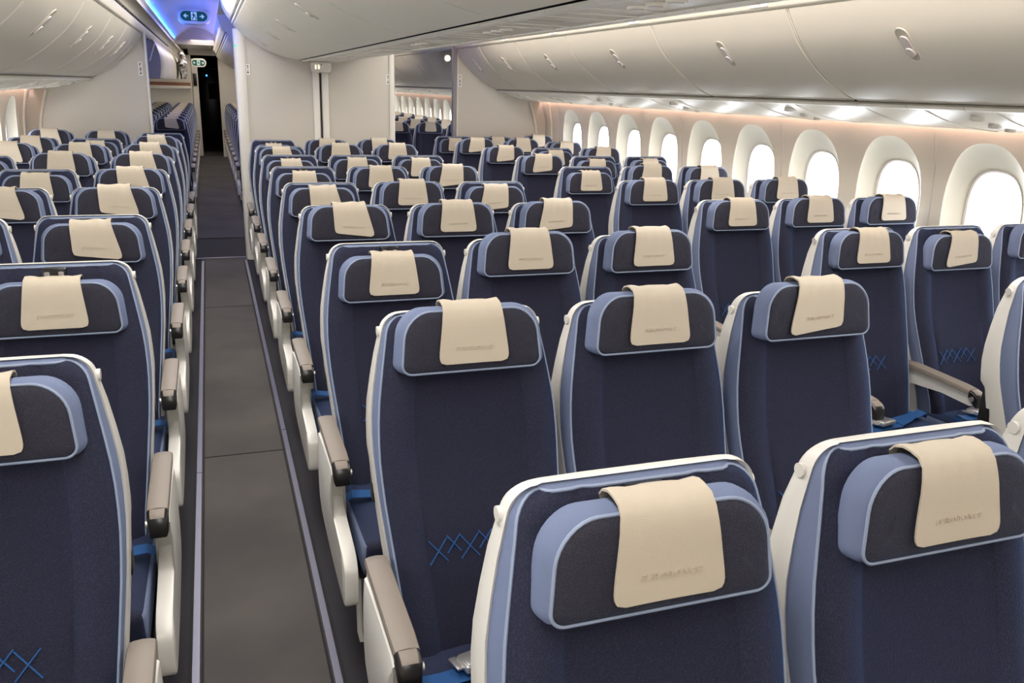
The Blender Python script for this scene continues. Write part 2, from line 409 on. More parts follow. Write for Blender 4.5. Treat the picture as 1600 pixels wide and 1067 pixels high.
L_CUTS = [-1.5, 1.3, 2.65, 3.98, 5.32, 6.68, 7.88, 8.78, 9.58]
for i, (a, c) in enumerate(zip(L_CUTS, L_CUTS[1:])):
    make_bin(-1, SIDEr, a, c, True, .66, 'closed cream overhead bin at upper left, %s door forward of the left bulkhead' % ordn[len(L_CUTS)-2-i], 'closed side bins over the left windows')
C_CUTS = [-1.5, 1.32, 2.62, 3.78, 5.15, 6.2, 7.5, 8.82]
for s_, nm in ((-1, 'left'), (1, 'right')):
    for i, (a, c) in enumerate(zip(C_CUTS, C_CUTS[1:])):
        make_bin(s_, CENTr, a, c, False, .62, 'closed cream center overhead bin facing the %s aisle, %s door forward of the center bulkhead' % (nm, ordn[len(C_CUTS)-2-i]), 'center bins facing the %s aisle' % nm)
# far cabin bins
far_cuts = [YN+1.5*k for k in range(8)]
for i, (a, c) in enumerate(zip(far_cuts, far_cuts[1:])):
    if c > YE+.1: break
    make_bin(1, SIDEr, a, c, True, .66, 'closed bin of the far cabin seen through the right doorway, %s behind the door zone' % ordn[i], 'right side bins of the far cabin')
    make_bin(-1, CENTr, a, c, False, .62, 'center bin of the far cabin beside the left aisle, %s behind the door zone' % ordn[i], 'center bins of the far cabin')
# valance trims above the bins
def valance(sgn, prof, y0, y1, mm):
    b = MB(); b.grid([[(XC+sgn*d, y, z) for d, z in prof] for y in (y0, y1)], mm)
    e = [(XC+sgn*d, y0, z) for d, z in prof]; return b
VSM = M['bin']
VS = [(1.62, 2.158), (1.605, 2.164), (1.600, 2.172), (1.593, 2.235), (1.60, 2.240), (1.60, 2.252), (1.585, 2.256), (1.575, 2.275), (1.55, 2.305), (1.515, 2.33), (1.50, 2.334), (1.50, 2.30)]
VC = [(.765, 2.248), (.785, 2.256), (.787, 2.272), (.78, 2.276), (.78, 2.288), (.80, 2.29), (.835, 2.335), (.86, 2.39), (.872, 2.44), (.875, 2.475), (.70, 2.5)]
for sgn in (-1, 1):
    b = valance(sgn, VS, Y0, YE, VSM)
    # dark slots of the air return
    y = Y0+.1
    while y < 15.5:
        b.box((XC+sgn*1.5965, y+.10, 2.246), (.008, .17, .013), M['dark']); y += .23
    trim(b)
    b = valance(sgn, VC, Y0, YC, M['trim'])
    b.box((XC+sgn*.782, (Y0+YC)/2, 2.282), (.008, YC-Y0, .010), M['dark']); trim(b)
    b = valance(sgn, VC, YN, YE, M['trim'])
    b.box((XC+sgn*.782, (YN+YE)/2, 2.282), (.008, YE-YN, .010), M['dark']); 
    b.prism([(XC+sgn*d, YN-.012, z) for d, z in CENT+VC[:-1]+[(0, 2.5), (0, 1.95)]], (0, .012, 0), M['ceil']); trim(b)
# ------------------------------------------------------------------ service panels below the bins
PS = [(2.117, 1.730), (2.113, 1.724), (2.116, 1.713), (2.13, 1.707), (2.150, 1.711)]
PP = refine([(2.155, 1.713), (2.22, 1.690), (2.30, 1.664), (2.40, 1.641), (2.50, 1.626), (2.60, 1.617), (2.655, 1.614)], 1)
def side_psu(sgn, y0, y1, label, group):
    ym = (y0+y1)/2; t = empty('service_panel', (XC+sgn*2.4, ym, 1.64)); tag(t, label, 'service panel', group)
    P = lambda d, z, y: (sgn*(d-2.4), y-ym, z-1.64)
    b = MB(); cuts = [y0+.003]
    n = max(2, round((y1-y0)/.34)); 
    for k in range(n):
        a, c = y0+(y1-y0)*k/n+.002, y0+(y1-y0)*(k+1)/n-.002
        b.grid([[P(d, z, yy) for d, z in PS] for yy in (a, c)], M['trim'])
    b.grid([[P(d, z+.006, yy) for d, z in PS+PP] for yy in (y0, y1)], M['latchhole'])
    b.build('front_lip', t, angle=40)
    b = MB(); b.grid([[P(d, z, yy) for d, z in PP] for yy in (y0+.005, y1-.005)], M['bin'])
    e = PP[-1]; b.add([P(e[0], e[1], y0+.005), P(e[0], e[1], y1-.005), P(e[0], e[1]+.03, y1-.005), P(e[0], e[1]+.03, y0+.005)], [[0, 1, 2, 3]], M['bin'])
    b.tube([P(d, z-.002, ym-.12) for d, z in PP], .003, M['trim'], 6); b.tube([P(d, z-.002, ym+.28) for d, z in PP], .003, M['trim'], 6)
    b.build('panel_skin', t, angle=30)
    for k, (dd, rr) in enumerate(((2.26, .034), (2.37, .028), (2.47, .024))):
        zz = interp([(d, z) for d, z in PP], dd); b = MB()
        b.tube([P(dd, zz-.010, ym+.05), P(dd, zz+.01, ym+.05)], rr, M['trim'], 18); b.tube([P(dd, zz-.012, ym+.05), P(dd, zz-.008, ym+.05)], rr*.7, M['latch'], 18)
        b.build('reading_light', t, angle=30)
    return t
for i, (a, c) in enumerate(zip(R_CUTS, R_CUTS[1:])): side_psu(1, a, c, 'cream reading light panel under the %s right bin door forward of the bulkhead' % ordn[len(R_CUTS)-2-i], 'service panels above the right windows')
for i, (a, c) in enumerate(zip(L_CUTS, L_CUTS[1:])): side_psu(-1, a, c, 'cream reading light panel under the %s left bin door forward of the bulkhead' % ordn[len(L_CUTS)-2-i], 'service panels above the left windows')
for i, (a, c) in enumerate(zip(far_cuts, far_cuts[1:])):
    if c <= YE+.1: side_psu(1, a, c, 'reading light panel under the %s right bin of the far cabin' % ordn[i], 'service panels of the far cabin')
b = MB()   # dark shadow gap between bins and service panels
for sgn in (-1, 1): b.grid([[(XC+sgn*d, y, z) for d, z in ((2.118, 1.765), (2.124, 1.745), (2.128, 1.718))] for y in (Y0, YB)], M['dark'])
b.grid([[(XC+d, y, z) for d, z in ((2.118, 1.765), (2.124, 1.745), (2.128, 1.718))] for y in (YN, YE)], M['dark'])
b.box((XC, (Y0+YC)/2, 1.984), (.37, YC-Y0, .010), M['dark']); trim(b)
for i, (a, c) in enumerate(zip(C_CUTS, C_CUTS[1:])):
    ym = (a+c)/2; t = empty('service_panel', (XC, ym, 1.948)); tag(t, 'flat cream service panel under the center bins, %s forward of the center bulkhead' % ordn[len(C_CUTS)-2-i], 'service panel', 'service panels under the center bins')
    b = MB(); n = 4; L = c-a
    for k in range(n):
        y0, y1 = a+L*k/n+.002-ym, a+L*(k+1)/n-.002-ym
        b.prism([(-.155, y0, .006), (-.157, y0, -.001), (-.15, y0, -.006), (-.135, y0, -.008), (-.12, y0, -.006), (-.12, y0, .006)], (0, y1-y0, 0), M['trim'])
    b.build('front_lip', t, angle=40)
    b = MB()
    for k in range(n):
        y0, y1 = a+L*k/n+.002-ym, a+L*(k+1)/n-.002-ym
        b.prism([(.155, y0, .006), (.157, y0, -.001), (.15, y0, -.006), (.135, y0, -.008), (.12, y0, -.006), (.12, y0, .006)], (0, y1-y0, 0), M['trim'])
    b.build('front_lip', t, angle=40)
    b = MB(); b.grid([[(x, y, z) for x, z in ((-.125, 0), (-.08, .002), (0, .003), (.08, .002), (.125, 0))] for y in (a-ym+.004, c-ym-.004)], M['bin'])
    for yy in (-.45, -.3, .15, .3, .45): b.box((0, yy, -.001), (.24, .006, .003), M['trim'])
    b.build('panel_skin', t)
    for k, yy in enumerate((-.12, -.02, .08)):
        b = MB(); b.tube([(.0, yy, -.004), (.0, yy, .004)], .026, M['trim'], 16); b.tube([(.0, yy, -.006), (.0, yy, -.003)], .018, M['latch'], 16); b.build('reading_light', t, angle=30)

# ------------------------------------------------------------------ bulkheads
def bulkhead(name, poly, y, th, mm):
    b = MB(); b.prism([(x, y, z) for x, z in poly], (0, th, 0), mm); o = b.build(name, smooth=False); o['kind'] = 'structure'; return o
sp = [(d, z) for d, z in SIDE] 
bulkhead('wall_left_bulkhead', [(-.56, 0), (-.56, 2.2)]+[(XC-d, z+.02) for d, z in SIDE[::-1]]+[(XC-2.3, 1.70), (XC-2.66, 1.64)]+[(XC-wd(z)+.01, z) for z in (1.4, 1.1, .8, .4, 0)], YB, .05, M['bulk'])
bulkhead('wall_right_bulkhead', [(2.65, 0), (2.65, 2.2)]+[(XC+d, z+.02) for d, z in SIDE[::-1]]+[(XC+2.3, 1.70), (XC+2.66, 1.64)]+[(XC+wd(z)-.01, z) for z in (1.4, 1.1, .8, .4, 0)], YB, .05, M['bulk'])
cp = [(XC-d, z+.02) for d, z in CENT[::-1]]+[(XC+d, z+.02) for d, z in CENT]
bulkhead('wall_center_bulkhead', [(.33, 0)]+[(.33, 2.16)]+[p for p in cp if .335 < p[0] < 1.775]+[(1.78, 2.16), (1.78, 0)], YC, .18, M['bulk'])
b = MB()   # rounded end posts of the centre bulkhead, edge trims of the side ones
for x0, x1 in ((.27, .362), (1.755, 1.818)):
    sgn = -1 if x0 < 1 else 1; xo = x0 if sgn < 0 else x1; xi = x1 if sgn < 0 else x0
    pts = [(xi, YC-.012), (xi+sgn*.25*abs(xo-xi), YC-.02), (xi+sgn*.7*abs(xo-xi), YC-.016), (xo-sgn*.006, YC+.004), (xo, YC+.03), (xo, YC+.19), (xi, YC+.19)]
    b.prism([(x, y, 0) for x, y in pts], (0, 0, 2.215), M['trim'])
b.box((.368, YC-.004, 1.1), (.012, .012, 2.2), M['wframe'])
b.box((-.555, YB-.004, 1.1), (.022, .07, 2.2), M['trim'], .004); b.box((2.652, YB-.004, 1.1), (.045, .07, 2.2), M['greybin'], .004); b.box((2.685, YB-.006, 1.1), (.018, .02, 2.2), M['trim'], .003)
b.box((1.022, YC-.008, .95), (.062, .02, 1.86), M['trim'], .006); b.box((1.112, YC-.008, .95), (.062, .02, 1.86), M['trim'], .006); b.box((1.067, YC-.003, .95), (.012, .01, 1.86), M['dark'])
trim(b)
for sgn in (1, -1):     # moulded edge where bulkhead meets the sidewall
    b = MB(); zs = [.6, .8, 1.0, 1.2, 1.35, 1.5, 1.6]
    b.tube([(XC+sgn*(wd(z)-.13-.10*max(0, z-1.2)), YB-.01, z) for z in zs], .014, M['trim'], 8)
    b.tube([(XC+sgn*(wd(z)-.035), YB-.25, z) for z in zs], .012, M['wall'], 8); trim(b)
# signs and boxes on the bulkheads
t = empty('call_light_box', (1.075, YC-.03, 1.895)); tag(t, 'rounded cream light box with two lit lamps at the top of the center bulkhead', 'light box')
b = MB(); b.box((0, 0, 0), (.20, .07, .105), M['trim'], .028, seg=4); b.build('housing', t)
for x in (-.056, -.026): b = MB(); b.box((x, -.036, 0), (.012, .006, .036), M['lamp'], .003); b.build('lamp_lens', t)
b = MB(); b.disc((.0, -.034, .022), .006, (0, -1, 0), .004, M['ink'], 12); b.build('sensor', t)
def placard(name, loc, h, kind, label):
    t = empty(name, loc); tag(t, label, 'sign'); b = MB(); b.box((0, 0, 0), (.042, .003, h), M['placard'], .001); b.build('plate', t, smooth=False)
    b = MB(); y = -.0025
    def tri(cx, cz, s, mm): b.prism([(cx-s, y, cz+s*.8), (cx+s, y, cz+s*.8), (cx, y, cz-s*.6)], (0, .001, 0), mm)
    z0 = -h/2
    tri(0, z0+.018, .012, M['ink']); b.box((0, y, z0+.04), (.005, .001, .018), M['ink'])
    if kind == 'red':
        b.box((0, y, h/2-.018), (.016, .001, .006), M['red']); b.box((-.003, y, h/2-.03), (.008, .001, .024), M['red'])
        b.box((0, y, h/2-.06), (.024, .001, .003), M['red']); b.box((0, y, h/2-.068), (.012, .001, .012), M['ink']); b.box((0, y, h/2-.080), (.026, .001, .006), M['red'])
    else:
        b.disc((0, -.0015, h/2-.018), .007, (0, -1, 0), .002, M['ink'], 12); b.disc((0, -.0015, h/2-.036), .006, (0, -1, 0), .002, M['ink'], 12)
    b.build('pictograms', t, smooth=False)
placard('instruction_placard', (-.615, YB-.003, 1.83), .135, 'red', 'white placard with red and black pictograms on the left bulkhead')
placard('instruction_placard', (.385, YC-.008, 1.85), .10, 'k', 'white arrow placard at the left edge of the center bulkhead')
placard('instruction_placard', (1.742, YC-.003, 1.80), .10, 'k', 'white arrow placard at the right edge of the center bulkhead')
placard('instruction_placard', (2.716, YB-.003, 1.82), .135, 'red', 'white placard with red pictograms on the right bulkhead')
b = MB(); b.disc((.285, YC-.006, 2.06), .010, (0, -1, 0), .006, M['greenled'], 12); tag(b.build('indicator_light'), 'tiny green indicator light at the top of the center bulkhead post', 'light')
# ------------------------------------------------------------------ ceiling exit signs
def exit_sign(loc, wdt, ht, tilt, label):
    t = empty('exit_sign', loc); t.rotation_euler = (tilt, 0, 0); tag(t, label, 'exit sign')
    def caps(hw, hh, y):
        out = []
        for k in range(32):
            a = 2*PI*k/32; out.append(((hw-hh)*(1 if math.cos(a) >= 0 else -1)+hh*math.cos(a), y, hh*math.sin(a)))
        return out
    hw, hh = wdt/2, ht/2
    b = MB(); r = [caps(hw*1.22, hh*1.5, .03), caps(hw*1.22, hh*1.5, -.006), caps(hw*1.16, hh*1.36, -.014), caps(hw*1.02, hh*1.03, -.014)]; b.grid(r, M['trim'], closed=True); b.add(r[-1], [list(range(32))], M['trim']); b.build('sign_frame', t)
    b = MB(); r = caps(hw, hh, -.016); b.grid([caps(hw, hh, -.012), r], M['green'], closed=True); b.add(r, [list(range(32))], M['green']); b.build('sign_face', t)
    b = MB(); y = -.0175; S = ht
    def q(pts, mm): b.prism([(x*S, y, z*S) for x, z in pts], (0, .001, 0), mm)
    for s_ in (-1, 1):
        q([(s_*.95, 0), (s_*.72, .22), (s_*.66, .16), (s_*.76, .05), (s_*.5, .05), (s_*.5, -.05), (s_*.76, -.05), (s_*.66, -.16), (s_*.72, -.22)], M['glyph'])
    q([(-.26, -.42), (.26, -.42), (.26, .42), (-.26, .42)], M['glyph'])
    b.build('arrow_glyphs', t, smooth=False)
    b = MB(); y = -.0188; 
    b.disc((-.04*S, -.0175, .28*S), .065*S, (0, -1, 0), .0015, M['green'], 14)
    q([(-.1, .2), (.08, .2), (.06, -.02), (-.06, -.04)], M['green']); q([(.06, .18), (.2, .06), (.17, .02), (.02, .12)], M['green']); q([(-.08, .18), (-.2, .04), (-.16, .0), (-.04, .12)], M['green'])
    q([(-.06, -.02), (-.2, -.36), (-.13, -.38), (.04, -.04)], M['green']); q([(.0, -.02), (.16, -.16), (.1, -.38), (.17, -.38), (.24, -.14), (.06, .02)], M['green'])
    b.build('running_figure', t, smooth=False)
    return t
exit_sign((-.086, 11.3, 2.455), .30, .125, math.radians(-25), 'oval green running man exit sign on the blue lit ceiling')
exit_sign((-.13, 20.2, 2.09), .26, .12, 0, 'small oval green exit sign over the dark aft doorway')

# ------------------------------------------------------------------ door zone and far end
b = MB(); b.prism([(XC+d, YN, z) for d, z in SIDE[::-1]]+[(XC+2.66, YN, 1.66), (XC+2.9, YN, 1.9), (XC+2.5, YN, 2.5), (XC+1.6, YN, 2.42)], (0, .03, 0), M['bulk'])
o = b.build('wall_door_zone_right', smooth=False); o['kind'] = 'structure'
t = empty('ceiling_lamp', (2.93, YN-.04, 2.10)); tag(t, 'small round chrome lamp seen through the right doorway above the far cabin', 'lamp')
b = MB(); b.tube([(0, .02, 0), (0, -.03, 0)], .055, M['chrome'], 20); b.build('lamp_housing', t); b = MB(); b.tube([(0, -.03, 0), (0, -.036, 0)], .036, M['lamp'], 20); b.build('lamp_lens', t)
# open, lowered left bins of the far cabin
openp = refine([(-.56, 2.185), (-.52, 2.12), (-.490, 2.02), (-.483, 1.93), (-.488, 1.83), (-.505, 1.745)], 1)
for i in range(5):
    y0, y1 = YN+.35+1.75*i-.35*(i == 0), YN+.35+1.75*(i+1)-.03
    t = empty('open_overhead_bin', (-.5, (y0+y1)/2, 1.74)); tag(t, 'open lowered overhead bin of the far cabin at left, %s behind the left bulkhead' % ordn[i], 'overhead bin', 'open bins of the far cabin')
    ym = (y0+y1)/2; b = MB()
    ring = openp+[(-.95, 1.735), (-1.0, 1.80), (-.9, 2.12)]
    b.prism([(x+.5, y0-ym, z-1.74) for x, z in ring], (0, y1-y0, 0), M['greybin'], mside=M['bin']); b.build('bin_bucket', t, angle=30)
    b = MB(); b.box((-.02, 0, .06), (.02, .05, .035), M['latch'], .004); b.build('latch', t)
b = MB(); b.box((-.80, YN+.15, 2.185), (.40, .02, .06), M['trim']); b.tube([(-.60, YN-.01, 1.93), (-.53, YN-.01, 2.13)], .009, M['trim'], 8); trim(b)
b = MB()   # crumpled film bag
random.seed(3); rows = []
for i in range(14):
    r = []
    for j in range(12):
        t_ = i/13; u = j/11*2*PI; rad = (.10+.10*math.sin(PI*t_))*(1+.35*random.uniform(-1, 1)); r.append((-.40+rad*.40*math.cos(u), 17.6+rad*3.4*math.sin(u), 2.22-.47*t_+random.uniform(-.015, .015)))
    rows.append(r)
b.grid(rows, M['plastic'], closed=True); o = b.build('plastic_film_bag', smooth=False); tag(o, 'crumpled silver plastic film hanging from the far left open bin', 'plastic film')
b = MB()
b.box((-1.05, YE+.05, .78), (1.40, .1, 1.56), M['bulk']); b.box((-1.02, YE-.02, 1.56), (1.36, .16, .07), M['trim'], .03)
b.box((-1.05, YE+.08, 1.63), (1.40, .1, .09), M['orange']); b.box((-1.05, YE+.05, 2.17), (1.40, .1, 1.0), M['bulk'])
b.box((1.5, YE+.05, 1.3), (2.44, .1, 2.7), M['bulk']); b.box((3.3, YE+.05, 1.3), (1.4, .1, 2.7), M['bulk'])
b.box((0, YE+.05, 2.42), (.9, .1, .28), M['trim'])
o = b.build('wall_aft', smooth=False); o['kind'] = 'structure'
b = MB()   # galley corridor behind the doorway
b.box((-.36, YE+.9, 1.15), (.09, 1.7, 2.3), M['bulk']); b.box((.37, YE+.9, 1.15), (.09, 1.7, 2.3), M['bulk'])
b.box((-.34, 24.6, 1.2), (.06, 2.8, 2.5), M['dark']); b.box((.36, 24.6, 1.2), (.06, 2.8, 2.5), M['dark']); b.box((0, 26, 1.2), (.8, .1, 2.6), M['dark']); b.box((0, 24, 2.35), (.9, 4, .1), M['dark'])  # darkness inside the galley painted as near-black walls and ceiling
b.box((-.24, YE+.3, 1.1), (.13, .1, 2.2), M['trim'], .01)
o = b.build('wall_galley_corridor', smooth=False); o['kind'] = 'structure'
t = empty('attendant_panel', (-.245, YE+.23, 1.74)); tag(t, 'dark upright control panel on the pale pillar left of the aft doorway', 'control panel')
b = MB(); b.box((0, 0, 0), (.08, .02, .28), M['black'], .004); b.build('panel_screen', t); b = MB(); b.box((0, .008, 0), (.11, .01, .32), M['wframe'], .004); b.build('panel_frame', t)
t = empty('galley_unit', (.12, 25.6, 0)); tag(t, 'dim galley unit with small blue light at the end of the aisle', 'galley')
b = MB(); b.box((0, .1, 1.0), (.5, .3, 2.0), M['black'], .01); b.build('cabinet', t); b = MB(); b.box((.05, -.06, 1.45), (.26, .02, .42), M['mat'], .005); b.build('door_panel', t)
b = MB(); b.disc((-.10, -.07, 1.86), .022, (0, -1, 0), .01, M['blueled'], 12); b.build('blue_light', t)
for x in (-.16, -.06, .05, .13): b = MB(); b.box((x, -.06, 2.03), (.045, .01, .035), M['greybin'], .003); b.build('switch', t)

# ------------------------------------------------------------------ the seat
WID = [(.40, .195), (.5, .198), (.6, .210), (.7, .220), (.8, .230), (.9, .235), (1.0, .231), (1.1, .215), (1.16, .204), (1.224, .191)]
FY = [(.44, -.315), (.5, -.300), (.6, -.265), (.75, -.210), (.87, -.165), (1.02, -.125), (1.13, -.096), (1.19, -.076), (1.224, -.060)]
SY = [(.40, -.250), (.6, -.195), (.72, -.150), (.82, -.115), (.92, -.080), (1.0, -.064), (1.12, -.050), (1.224, -.050)]
RY = [(.38, -.13), (.6, -.09), (.75, -.055), (.86, -.035), (.88, -.014), (.95, .0), (1.1, .0), (1.17, -.006), (1.20, -.016), (1.224, -.032)]
ZT = 1.224
def hw(z, inset, r=.034):
    w_ = sm(WID, min(z, ZT))-inset; top = ZT-inset*.8
    if z > top-r: w_ -= r-math.sqrt(max(0, r*r-(z-top+r)**2))
    return w_
def zrows(z0, z1): 
    return [z0+(z1-z0)*k/16 for k in range(15)]+[z1-(z1-z0)*.13*(1-t) for t in (.15, .35, .55, .7, .82, .91, .97, 1)][0:8]
def make_backrest(parent):
    b = MB(); ins = .010; top = ZT-.008
    zs = [.44+.045*k for k in range(17)]; zs = [z for z in zs if z < top-.04]+[top-.036+.036*math.sin(PI/2*k/6) for k in range(7)]
    xs = [-1, -.985, -.955, -.9, -.82, -.72, -.63, -.6, -.5, -.3, 0, .3, .5, .6, .63, .72, .82, .9, .955, .985, 1]
    rows = []
    for z in zs:
        w_ = hw(z, ins)
        fall = .010*max(0, (z-(top-.03))/.03)**2
        lum = .008*math.exp(-((z-.72)/.12)**2)
        r = []
        for x in xs:
            a = abs(x); y = sm(FY, z)
            ft = max(0, min(1, (1.17-z)/.12))
            y += .010*ft*(1-min(1, (a/.6))**3) if a < .6 else 0     # hollow centre
            if a >= .6: y -= .012*ft*math.sin(PI*min(1, (a-.6)/.36))
            if a > .9: y += .012*((a-.9)/.1)**2
            if a < .62 and z < 1.08: y -= lum
            if a == .63 or a == .6: y += .003
            r.append((x*w_, y+fall, z))
        rows.append(r)
    b.grid(rows, M['navy'], mfun=lambda i, j: M['navyside'] if (j < 6 or j > 13) else M['navy'])
    # light blue gusset running round the cushion edge back to the shell
    edge = [r[0] for r in rows]+rows[-1][1:-1]+[r[-1] for r in rows[::-1]]
    back = []
    for (x, y, z) in edge: back.append((x*1.02, min(sm(SY, z), -.045)+.012, z+(.006 if z > 1.2 else 0)))
    mid = [tuple((p[i]*.5+q[i]*.5)+(0.004*(1 if p[0] > 0 else -1) if i == 0 else 0) for i in range(3)) for p, q in zip(edge, back)]
    b.grid([edge, mid, back], M['sky'])
    # zigzag cross stitching
    def fy(x, z):
        w_ = hw(z, ins); a = abs(x)/w_; y = sm(FY, z)+.010*(1-min(1, a/.6)**3)-.008*math.exp(-((z-.72)/.12)**2); return y-.0015
    for k in range(5):
        x0 = -.105+.040*k; zc = .690+(.007 if k % 2 else -.004); L = .015+(.008 if k % 2 == 0 else .002)
        for s_ in (-1, 1):
            pts = [(x0+L*t, 0, zc+s_*L*1.15*t) for t in (-1, -.5, 0, .5, 1)]
            b.tube([(x, fy(x, z)-(.001 if s_ > 0 else 0), z) for x, _, z in pts], .0019, M['stitch'], 5)
    o = b.build('backrest', parent, angle=50)
    p = MB(); pe = [(x, y-.0005, z) for x, y, z in edge]; p.tube(pe, .0028, M['pipe'], 6); pp = p.build('piping', o)
    return o
def make_shell(parent):
    b = MB(); top = ZT
    zs = [.40, .5, .6, .7, .78, .855, .862, .88, .90, .95, 1.0, 1.06, 1.12]+[ZT-.036+.036*math.sin(PI/2*k/7) for k in range(8)]
    rows = []
    for z in zs:
        w_ = hw(z, 0, .036); f = sm(SY, z); r_ = sm(RY, z) if z > .9 else interp(RY, z)
        yy = [f+.004, f, (f+r_)/2, r_-.004, r_]
        L = [(-w_+.010, f+.006, z), (-w_+.001, f+.001, z), (-w_, f+.006, z), (-w_, (f+r_)/2, z), (-w_, r_-.008, z), (-w_+.003, r_-.002, z), (-w_+.012, r_, z)]
        R = [(-x, y, z) for x, y, z in L][::-1]
        rows.append(L+[(-w_*.5, r_+.002, z), (0, r_+.002, z), (w_*.5, r_+.002, z)]+R)
    b.grid(rows, M['shell'])
    n = len(rows[0]); b.add(rows[-1], [list(range(n))], M['shell']); b.add(rows[0], [list(range(n))[::-1]], M['shell'])
    o = b.build('seat_shell', parent, angle=50)
    for s_ in (-1, 1):
        q = MB(); q.disc((s_*(hw(1.178, 0, .036)-.002), -.030, 1.178), .0115, (s_, 0, 0), .008, M['shell'], 16); q.build('coat_button', o)
        q = MB(); q.box((s_*.212, -.050, .80), (.034, .045, .11), M['black'], .005); q.build('hinge_cover', o)
    return o
def make_guide(parent):
    b = MB(); b.box((0, -.072, 1.176), (.062, .026, .080), M['black'], .004); b.box((-.018, -.086, 1.172), (.014, .008, .07), M['greybin'], .003); b.box((.018, -.086, 1.172), (.014, .008, .07), M['greybin'], .003)
    return b.build('headrest_guide', parent)
def rrect(hx, z0, z1, rt_, rb, N=9):
    pts = []
    for cx, cz, r, a0 in ((hx-rt_, z1-rt_, rt_, 0), (-hx+rt_, z1-rt_, rt_, 90), (-hx+rb, z0+rb, rb, 180), (hx-rb, z0+rb, rb, 270)):
        for k in range(N):
            a = math.radians(a0+90*k/(N-1)); pts.append((cx+r*math.cos(a), cz+r*math.sin(a)))
    return pts
HRH = .150
def hr_bend(x, z): return -.32*x*x      # wings come forward slightly
def make_headrest(parent):
    # origin at the middle of its back; local z up; front toward -y
    b = MB(); H = HRH/2
    def ring(inset, y, k=0, kt=0):
        out = []
        for x, z in rrect(.177-inset-k, -H+inset, H-inset-kt, max(.012, .060-inset), max(.008, .024-inset)):
            x *= 1-.045*(z/H)
            out.append((x, y+hr_bend(x, z)*(1 if y < 0 else .6), z))
        return out
    K, KT = .014, .007
    e = ring(0, -.030, K, KT)
    b.grid([ring(.012, .018, 0, .006), ring(0, .010), ring(0, -.004), ring(0, -.022, .003, .003), e], M['sky'], closed=True)
    face = [e, ring(.003, -.036, K, KT), ring(.009, -.040, K, KT), ring(.022, -.042, K, KT), ring(.045, -.044, K, KT)]
    b.grid(face, M['head'], closed=True); r = face[-1]; n = len(r)
    # fill the middle with a strip mesh following the bend
    mid = [(x, -.045+hr_bend(x, 0), -.006) for x, y, z in r]; b.grid([r, mid], M['head'], closed=True)
    r = ring(.012, .018, 0, .006); b.add(r, [list(range(n))], M['head'])
    o = b.build('headrest', parent, angle=50)
    p = MB(); p.tube([(x, y-.003, z) for x, y, z in ring(-.0005, -.031, K, KT)], .0028, M['pipe'], 6, closed=True); p.build('piping', o)
    return o
def make_cover_mesh(variant):
    rnd = random.Random(variant*11+5); b = MB(); H = HRH/2
    # path over the top of the headrest: (y, z, along)
    path = [(.024, H-.045), (.025, H-.020), (.022, H-.001), (.012, H+.0065), (-.004, H+.0085), (-.018, H+.007), (-.032, H+.002), (-.0435, H-.009), (-.048, H-.028), (-.050, H-.045), (-.0505, H-.065), (-.051, H-.085), (-.0515, H-.10), (-.052, H-.112), (-.052, H-.120), (-.052, H-.126), (-.052, H-.130)]
    sk = {0: (0, 0), 1: (.012, .05), 2: (-.010, -.045), 3: (.004, .10)}[variant]
    n = len(path); rows = []; rows2 = []
    ph = rnd.uniform(0, 6)
    for i, (y, z) in enumerate(path):
        t = max(0, (H-z))/.13 if y < 0 else 0
        hwid = .071+.016*t
        if i < 2: hwid -= .012*(2-i)/2
        if i >= n-4: 
            k = (i-(n-5))/4; hwid -= .020*(1-math.sqrt(max(0, 1-k*k)))
        r = []; r2_ = []
        for j in range(13):
            u = -1+j/6; x = u*hwid+sk[0]*t*1.2+sk[1]*.12*t; zz = z+(-sk[1]*.16*u*t if y < 0 else 0)
            fold = .0028*math.exp(-((i-6)/2.6)**2)*math.sin(6*u+ph)+(.004*math.exp(-((i-4)/1.8)**2)*math.sin(3.3*u+ph*2))
            yy = y+hr_bend(x, 0)*(1 if y < 0 else .6)-(abs(fold) if y < -.03 else 0)
            r.append((x, yy, zz+(abs(fold) if i < 8 else 0)))
            r2_.append((x, yy-(.0035 if y < -.03 else 0)+(.003 if y > .03 else 0), zz+(abs(fold) if i < 8 else 0)+(.0035 if -.04 < y < .036 else 0)))
        rows.append(r); rows2.append(r2_)
    b.grid(rows2, M['cover']); b.grid(rows, M['cover'])
    loop = lambda R: [q[0] for q in R]+R[-1][1:-1]+[q[-1] for q in R[::-1]]+R[0][1:-1][::-1]
    l1, l2 = loop(rows), loop(rows2); b.grid([l1, l2], M['cover'], closed=True)
    vs, fs = textmesh('EUROBONCE', .0125, .0009, .25, 1.15)
    b.add([(v.x*1.12+sk[0]*.8, -.0556+hr_bend(v.x, 0)-v.z-.0001, H-.094+v.y+v.x*(-sk[1]*.16/.1*.8)) for v in vs], fs, M['cover'])
    return b
def make_cushion(parent):
    b = MB(); bm = bmesh.new(); bmesh.ops.create_cube(bm, size=1); bmesh.ops.scale(bm, vec=(.43, .50, .115), verts=bm.verts)
    bmesh.ops.bevel(bm, geom=bm.edges[:], offset=.028, segments=4, profile=.6, affect='EDGES')
    for v in bm.verts:
        if v.co.z > 0: v.co.z += -.012*(v.co.y/.25)-.006*math.cos(v.co.x/.215*PI/2)+(.006 if v.co.y < -.1 else 0)
        v.co.y += -.5
        if v.co.z < 0 and v.co.y < -.6: v.co.y += .03; 
        v.co.z += .412
    b.bm(bm, M['navy'], lambda f: M['sky'] if abs(f.normal.x) > .55 else M['navyside']); bm.free()
    return b.build('seat_cushion', parent, angle=50)
